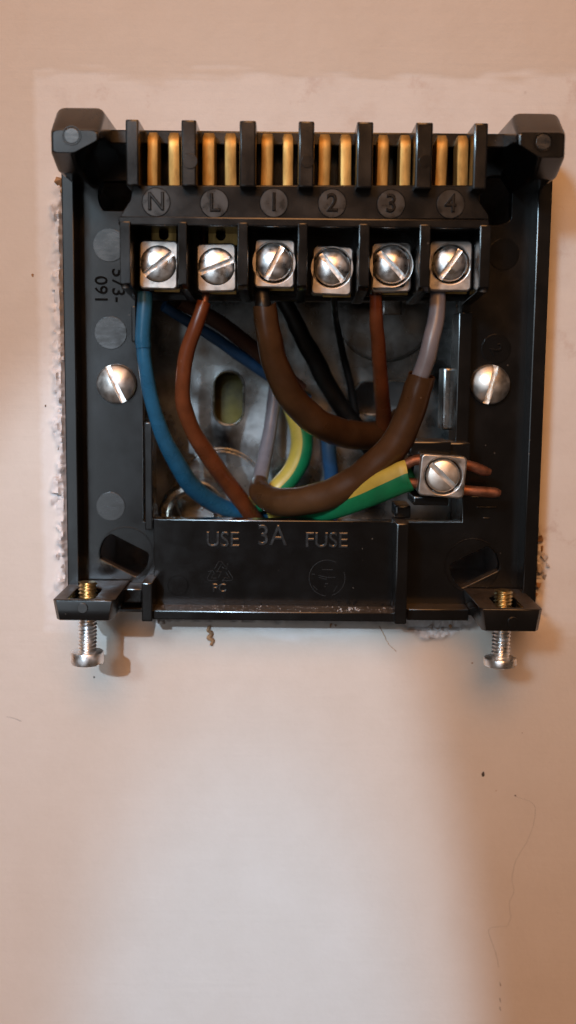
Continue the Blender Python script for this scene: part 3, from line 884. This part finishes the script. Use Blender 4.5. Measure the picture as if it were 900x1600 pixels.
# lower brackets that hold the clamp screws
def bracket(x0, y0, x1, y1, sx):
    H = 15.0
    u0, v0, u1, v1 = rect(x0, y0, x1, y1, H)
    su = at(sx, (y0 + y1) / 2, 9.3).x
    loops = [(u0, 2.4), (u1, 2.4), (u1, H), (su + 1.75, H), (su + 1.75, 12.4)]
    # plan (u, h): a U round the screw, open at the front above the waist
    v, f = [], []
    a = 1.55
    plan_top = [(u0, 2.4), (u1, 2.4), (u1, H - .6), (u1 - .6, H), (u0 + .6, H), (u0, H - .6)]
    hole = [(su + 1.75 * math.cos(t), 9.3 + 1.75 * math.sin(t)) for t in [2 * math.pi * i / 20 for i in range(20)]]
    slotp = [(su - 2.1, 14.2), (su - 2.1, 8.2), (su - 1.2, 7.2), (su + 1.2, 7.2), (su + 2.1, 8.2), (su + 2.1, 14.2)]
    pv, pf = prism_vf([plan_top, slotp], v0, v1, 0.25)
    V = [Vector((p.x, p.z, p.y)) for p in pv]
    # chamfer underside ends a little: pull lower outer corners in
    for p in V:
        if p.y < v0 + 0.6:
            if p.x < u0 + 1.0: p.x += 0.5
            if p.x > u1 - 1.0: p.x -= 0.5
    o = build('screw_bracket', V, pf, 'black_plastic', bp)
    return o, su, (u0, v0, u1, v1, H)
brL, suL, rL = bracket(82, 937, 180, 970, 138)
brR, suR, rR = bracket(749, 951, 848, 987, 785)
for o, px, py in ((brL, 129, 950), (brR, 801, 972)):
    c = at(px, py, 15.05)
    prism('boss', [circ(c, 0.85, 28)], 14.7, 15.2, 'mould_disc_plastic' if px < 400 else 'black_plastic', bp, o, bev=0.08)
# arm that ties the left bracket to the panel rib
box('bracket_arm', rL[2] - .4, rL[1] + .6, 2.0, at(222, 950, 6).x, rL[1] + 3.0, 6.4, 'black_plastic', bp, bev=0.2)
box('bracket_arm', at(636, 960, 6).x, vB - .1, 2.0, rR[0] + .4, vB + 1.9, 5.6, 'black_plastic', bp, bev=0.2)

# earth terminal shelf
pbox('earth_shelf', 640, 690, 705, 712, 1.0, 8.2, 'black_plastic', bp, bev=0.25)
pbox('earth_shelf', 700, 692, 735, 722, 1.0, 7.0, 'black_plastic', bp, bev=0.25)
pbox('earth_shelf', 646, 776, 701, 790, 1.0, 8.2, 'black_plastic', bp, bev=0.25)
pbox('earth_shelf', 640, 712, 735, 776, -0.5, 2.2, 'glossy_black', bp, bev=0.2)
pbox('shelf_foot', 618, 790, 642, 810, -2.5, 3.4, 'black_plastic', bp, bev=0.3)
clamp(693, 744, 655, 711, 728, 777, -43, 10.6, rot=math.radians(-4), label='square earth clamp right of the terminals with two bare copper wires', R=2.75, depth=6.5, matS='brushed_head', dome=0.35)

# dust and grit lying on the lip
def grit():
    vfs = []
    u0, u1 = at(245, 952, 6).x, at(615, 952, 6).x
    for i in range(260):
        u = random.uniform(u0, u1); h = random.uniform(3.5, 6.9); r = random.uniform(0.03, 0.11) * (2.0 if random.random() < .05 else 1)
        vv_ = lipT + r * 0.4
        v = [(u + r * a * random.uniform(.6, 1.2), vv_ + r * b * random.uniform(.6, 1.1), h + r * c_ * random.uniform(.6, 1.2)) for a, b, c_ in ((1, 0, 0), (-1, 0, 0), (0, 1, 0), (0, -1, 0), (0, 0, 1), (0, 0, -1))]
        f = [(0, 2, 4), (2, 1, 4), (1, 3, 4), (3, 0, 4), (2, 0, 5), (1, 2, 5), (3, 1, 5), (0, 3, 5)]
        vfs.append((v, f))
    for (cu, s) in ((at(548, 950, 6).x, .35), (at(560, 950, 6).x, .28), (at(530, 950, 6).x, .22)):
        for q in range(7):
            bm = bmesh.new(); bmesh.ops.create_icosphere(bm, subdivisions=1, radius=s * random.uniform(.3, .8))
            off = Vector((cu + random.uniform(-.5, .5), lipT + s * .4, random.uniform(4.5, 6.6)))
            bm.verts.index_update()
            vfs.append(([x.co * (1 + .4 * noise.noise(x.co * 5)) + off for x in bm.verts], [[x.index for x in p.verts] for p in bm.faces])); bm.free()
    v, f = merge(*vfs)
    o = build('dust', v, f, 'plaster_crumb', None, None, smooth=0, base=(0, lipT, 5))
    o['kind'] = 'stuff'; o['label'] = 'pale dust and grit lying on the lip under the fuse lettering'; o['category'] = 'dust'
grit()

# ------------------------------------------------------------------ screws
def mount_screw(px, py, ang, label):
    c = at(px, py, 3.4)
    t = Thing('mounting_screw', label, 'screw', (c.x, c.y, FLOOR), 'screws fixing the backplate to the box')
    v, f = head_vf(c, FLOOR + .1, 3.35, 0.75, 1.0, 0.95, 1.25, math.radians(ang), edge=0.25)
    build('screw_head', v, f, 'brushed_head', t)
    pts = [Vector((c.x, c.y, FLOOR + .3, 1.6)), Vector((c.x, c.y, -8, 1.6))]
    v, f = [], []
    n = 14
    for hh in (FLOOR + .3, -8):
        for i in range(n):
            a = 2 * math.pi * i / n; v.append((c.x + 1.6 * math.cos(a), c.y + 1.6 * math.sin(a), hh))
    f = [(i, (i + 1) % n, n + (i + 1) % n, n + i) for i in range(n)] + [tuple(range(n)), tuple(range(n, 2 * n))]
    build('screw_shank', v, f, 'zinc_screw', t)
mount_screw(180, 600, -66, 'slotted round-head screw left of the blue wire, fixing the plate')
mount_screw(768, 601, 77, 'slotted round-head screw on the dark right side, above the earth clamp')

def clip_screw(su, top, bot, head_r, head_h, label, tilt=0.0):
    hc = 9.3
    t = Thing('clip_screw', label, 'screw', (su, bot, hc), 'long screws hanging from the lower brackets')
    R, pitch, amp = 1.42, 0.62, 0.17
    n = 28; steps = int((top - bot - head_h) / pitch * 8)
    def shank(v_lo, v_hi, mat, name):
        v, f = [], []
        N = max(4, int((v_hi - v_lo) / pitch * 8))
        for i in range(N + 1):
            y = v_lo + (v_hi - v_lo) * i / N
            for k in range(n):
                a = 2 * math.pi * k / n
                ph = (y / pitch + k / n) % 1.0
                r = R - amp + 2 * amp * (1 - abs(2 * ph - 1))
                v.append((su + r * math.cos(a) + (y - top) * tilt, y, hc + r * math.sin(a) / HS))
        for i in range(N):
            for k in range(n):
                k2 = (k + 1) % n
                f.append((i * n + k, i * n + k2, (i + 1) * n + k2, (i + 1) * n + k))
        f.append(tuple(range(n))); f.append(tuple(N * n + k for k in range(n)))
        build(name, v, f, mat, t, smooth=60)
    split = top - 3.2
    shank(split, top, 'warm_lit_zinc', 'shank_tip')  # golden tint of the warm light painted on the upper shank
    shank(bot + head_h * .7, split + .05, 'zinc_screw', 'threaded_shank')
    # cheese head, slot on the underside
    prof = [(0.0, 0.0), (head_r - .35, 0.0), (head_r - .08, .12), (head_r, .38), (head_r, head_h - .35), (head_r - .12, head_h - .08), (head_r - .4, head_h), (0.8, head_h + .02)]
    v, f = [], []
    n2 = 40
    ub = (bot - top) * tilt
    for r, y in prof:
        for k in range(n2):
            a = 2 * math.pi * k / n2
            vv_ = y
            if abs(math.sin(a - .5) * r) < 0.42 and y < .2: vv_ = 0.75
            v.append((su + ub + r * math.cos(a), bot + vv_, hc + r * math.sin(a) / HS))
    for i in range(len(prof) - 1):
        for k in range(n2):
            k2 = (k + 1) % n2
            f.append((i * n2 + k, i * n2 + k2, (i + 1) * n2 + k2, (i + 1) * n2 + k))
    build('screw_head', v, f, 'zinc_screw', t, smooth=40)
lt = at(140, 909, 9.3).y; lb = at(135, 1037, 9.3).y
clip_screw(suL, lt, lb, 2.75, 2.25, 'zinc screw with thick cylindrical head hanging below the left bracket', 0.02)
rt = at(787, 922, 9.3).y; rb = at(783, 1040, 9.3).y
clip_screw(suR, rt, rb, 2.75, 1.5, 'dull screw with thin flat head hanging below the right bracket', 0.01)

# ------------------------------------------------------------------ wires
def wire(name, label, pts, mat, n=16, group=None, flat=1.0, extra=None, wob=0.07, wall=0.0, cat='wire', main='insulation'):
    P = path(pts)
    t = Thing(name, label, cat, P[0][:3], group)
    v, f = tube_vf(P, n, flat=flat, wob=wob, wall=wall, seed=len(label))
    build(main, v, f, mat, t, smooth=60)
    return t
def copper(t, pts, mat='copper', name='conductor', n=12):
    v, f = tube_vf(path(pts), n, wob=0.05)
    return build(name, v, f, mat, t, smooth=60)

t = wire('blue_wire', 'blue insulated wire dropping from the terminal marked N', [(224, 541, 8.2, 11.2), (228, 580, 7.6, 11.3), (238, 630, 6, 11.5), (254, 680, 4, 12.5), (275, 722, 1.5, 14), (302, 762, -2.5, 15), (340, 789, -6.5, 14.5), (385, 801, -9.5, 14), (430, 806, -12.5, 13)], 'blue_insulation')
v, f = tube_vf(path([(227, 456, 8.8, 11.5), (225, 490, 8.8, 12.0), (224, 520, 8.6, 12.0), (224, 542, 8.3, 12.0)]), 16, wall=0.25); build('sleeve_end', v, f, 'blue_insulation', t, smooth=60)
copper(t, [(227, 470, 8.6, 6), (228, 452, 8, 6), (229, 435, 7, 6)])
t = wire('brown_wire', 'red-brown wire curving down from the terminal marked L', [(319, 472, 8.6, 10.5), (308, 505, 8.8, 11.2), (294, 545, 8, 11.6), (286, 590, 7, 12), (288, 635, 5.2, 12.5), (303, 675, 3, 13), (328, 715, 0, 13.5), (358, 756, -3.5, 13.5), (384, 792, -6.5, 13.5), (405, 822, -9, 13)], 'red_brown_insulation')
copper(t, [(318, 480, 8.5, 5), (321, 464, 8.4, 5.5), (322, 450, 8, 5.5), (318, 375, 6.5, 5), (313, 368, 6.8, 5)])
t = wire('sleeved_black_wire', 'thick brown sleeve bending from the terminal marked 1 into the middle', [(413, 477, 9.4, 18), (418, 512, 9, 19), (425, 550, 8, 20), (440, 592, 6.5, 21.5), (463, 630, 4.5, 22), (497, 660, 2, 22), (535, 677, -1.5, 22), (570, 681, -4.5, 22), (602, 674, -8, 21), (628, 655, -11, 20)], 'brown_sleeving', wall=0.24, main='sleeve', wob=0.06)
copper(t, [(414, 520, 8.8, 13), (411, 478, 9.2, 12.5), (408, 450, 8.6, 12)], 'black_insulation', 'insulation')
t = wire('sleeved_grey_wire', 'grey wire through a long brown sleeve, rising to the terminal marked 4', [(404, 752, -5.5, 13), (408, 770, -3.0, 19), (432, 783, -0.5, 22), (475, 783, 2, 23.5), (530, 765, 4.2, 24), (580, 733, 6, 24.5), (620, 690, 7.5, 24), (643, 640, 8.8, 23), (659, 586, 10, 22)], 'brown_sleeving', wall=0.24, main='sleeve', wob=0.06)
copper(t, [(645, 620, 9.2, 13), (659, 585, 10, 13.5), (671, 545, 10.4, 13.5), (680, 505, 10, 13), (684, 470, 9.2, 12.5), (684, 452, 8.4, 12)], 'grey_insulation', 'insulation')
copper(t, [(404, 765, -4.5, 11), (409, 738, -7.5, 11.5), (417, 695, -10, 11), (426, 640, -12, 10.5), (430, 580, -13.5, 10), (425, 520, -15, 10)], 'grey_insulation', 'insulation')
t = wire('red_wire', 'straight red-brown wire running down from the terminal marked 3', [(587, 460, 8.6, 9.5), (588, 500, 7.6, 10.5), (591, 550, 5, 11.2), (595, 605, 1, 12), (599, 650, -4, 12.5), (603, 700, -9, 12.5), (606, 745, -13, 12)], 'red_brown_insulation')
copper(t, [(587, 470, 8.6, 5), (586, 452, 8.4, 5.2), (586, 440, 8, 5)])

# green and yellow earth sleeve, flattened, with two bare copper wires through the clamp
def two_tone(P, n, flat, wall, seed, split):
    v, f = tube_vf(P, n, flat=flat, wall=wall, wob=0.03, seed=seed)
    N = len(P); mi = []
    for k, face in enumerate(f):
        j = (k % n) if k < (N - 1) * n * (2 if wall else 1) else k % n
        a = 360 * (j + .5) / n
        mi.append(1 if split(a) else 0)
    return v, f, mi
P = path([(425, 812, -7, 16), (455, 806, -3.5, 18), (500, 796, 1, 20), (550, 780, 5, 21.5), (595, 762, 7.6, 23), (628, 747, 8.8, 25), (634, 744, 8.9, 25.5)])
t = Thing('earth_wire', 'green and yellow earth sleeve with two copper wires held in the square clamp', 'wire', P[0][:3])
v, f, mi = two_tone(P, 28, 0.55, 0.3, 3, lambda a: 100 < a < 206)
build('sleeve', v, f, ['green_sleeving', 'yellow_sleeving'], t, smooth=60, mi=mi)
copper(t, [(600, 750, 7.4, 8), (632, 727, 8.4, 8), (655, 718, 8.4, 8), (690, 722, 7.6, 8), (730, 727, 7.6, 8), (755, 735, 7.2, 8), (766, 738, 7.0, 5)])
copper(t, [(605, 762, 7.4, 8), (636, 755, 8.4, 8), (658, 757, 8.0, 8), (690, 764, 7.6, 8), (730, 767, 7.6, 8), (770, 769, 7.2, 8), (782, 770, 7.1, 4)])
P = path([(633, 736, 5.6, 10), (640, 750, 5.2, 10), (634, 764, 4.6, 10)])
v, f = tube_vf(P, 14); build('green_core', v, f, 'green_sleeving', t, smooth=60)

P = path([(440, 600, -14, 14), (462, 645, -12.5, 16), (472, 680, -11, 17), (468, 715, -9.5, 17), (452, 745, -8.5, 17), (425, 772, -8, 16), (395, 790, -9, 16)])
t = Thing('earth_core', 'green and yellow striped wire deep in the box behind the brown sleeve', 'wire', P[0][:3])
v, f, mi = two_tone(P, 20, 1.0, 0.0, 5, lambda a: a > 318 or a < 88)
build('insulation', v, f, ['green_sleeving', 'yellow_sleeving'], t, smooth=60, mi=mi)
wire('back_blue_wire', 'blue wire crossing diagonally at the back, behind the brown wires', [(255, 478, -3, 8), (300, 505, -6, 8.5), (345, 535, -9, 9), (390, 566, -11, 9.5), (435, 596, -13, 9.5), (480, 625, -15, 11)], 'dark_blue_insulation')
wire('short_blue_wire', 'short length of blue wire low in the box under the brown sleeve', [(512, 660, -13.5, 11), (514, 700, -13.5, 11.5), (517, 740, -14, 11), (516, 790, -15, 11), (505, 830, -15.5, 11)], 'dark_blue_insulation')
wire('back_brown_wire', 'dark brown wire at the back just above the diagonal blue wire', [(280, 470, -1, 12), (330, 497, -4, 12), (375, 528, -7, 12), (420, 565, -10, 12), (470, 610, -13, 12)], 'dark_brown_insulation')
wire('black_wire', 'thin black wire falling from the terminal marked 2 into shadow', [(522, 458, 6.0, 5), (523, 480, 1, 5), (526, 505, -6, 5), (536, 555, -12, 5.5), (550, 610, -14, 6), (560, 680, -15.3, 6)], 'black_insulation')
wire('looped_black_wire', 'thick black wire slanting behind the brown sleeve in the middle', [(440, 462, -9.5, 12), (462, 505, -10.5, 13), (486, 550, -12, 14), (514, 605, -13.5, 14), (547, 655, -14.5, 14), (580, 700, -15.2, 14)], 'black_insulation')

# shred of brown fibre stuck to the wall under the plate
P = catmull([(*at(x, y, .35)[:2], .35 + .25 * (k % 2), r) for k, (x, y, r) in enumerate([(327, 978, .2), (325, 984, .32), (330, 990, .28), (326, 996, .36), (332, 1001, .3), (329, 1008, .15)])], 5)
v, f = tube_vf(P, 8, wob=.5)
o = build('fibre_shred', v, f, 'brown_fibre', None, base=P[-1][:3]); o['label'] = 'curled brown shred stuck to the wall below the fuse lettering'; o['category'] = 'debris'
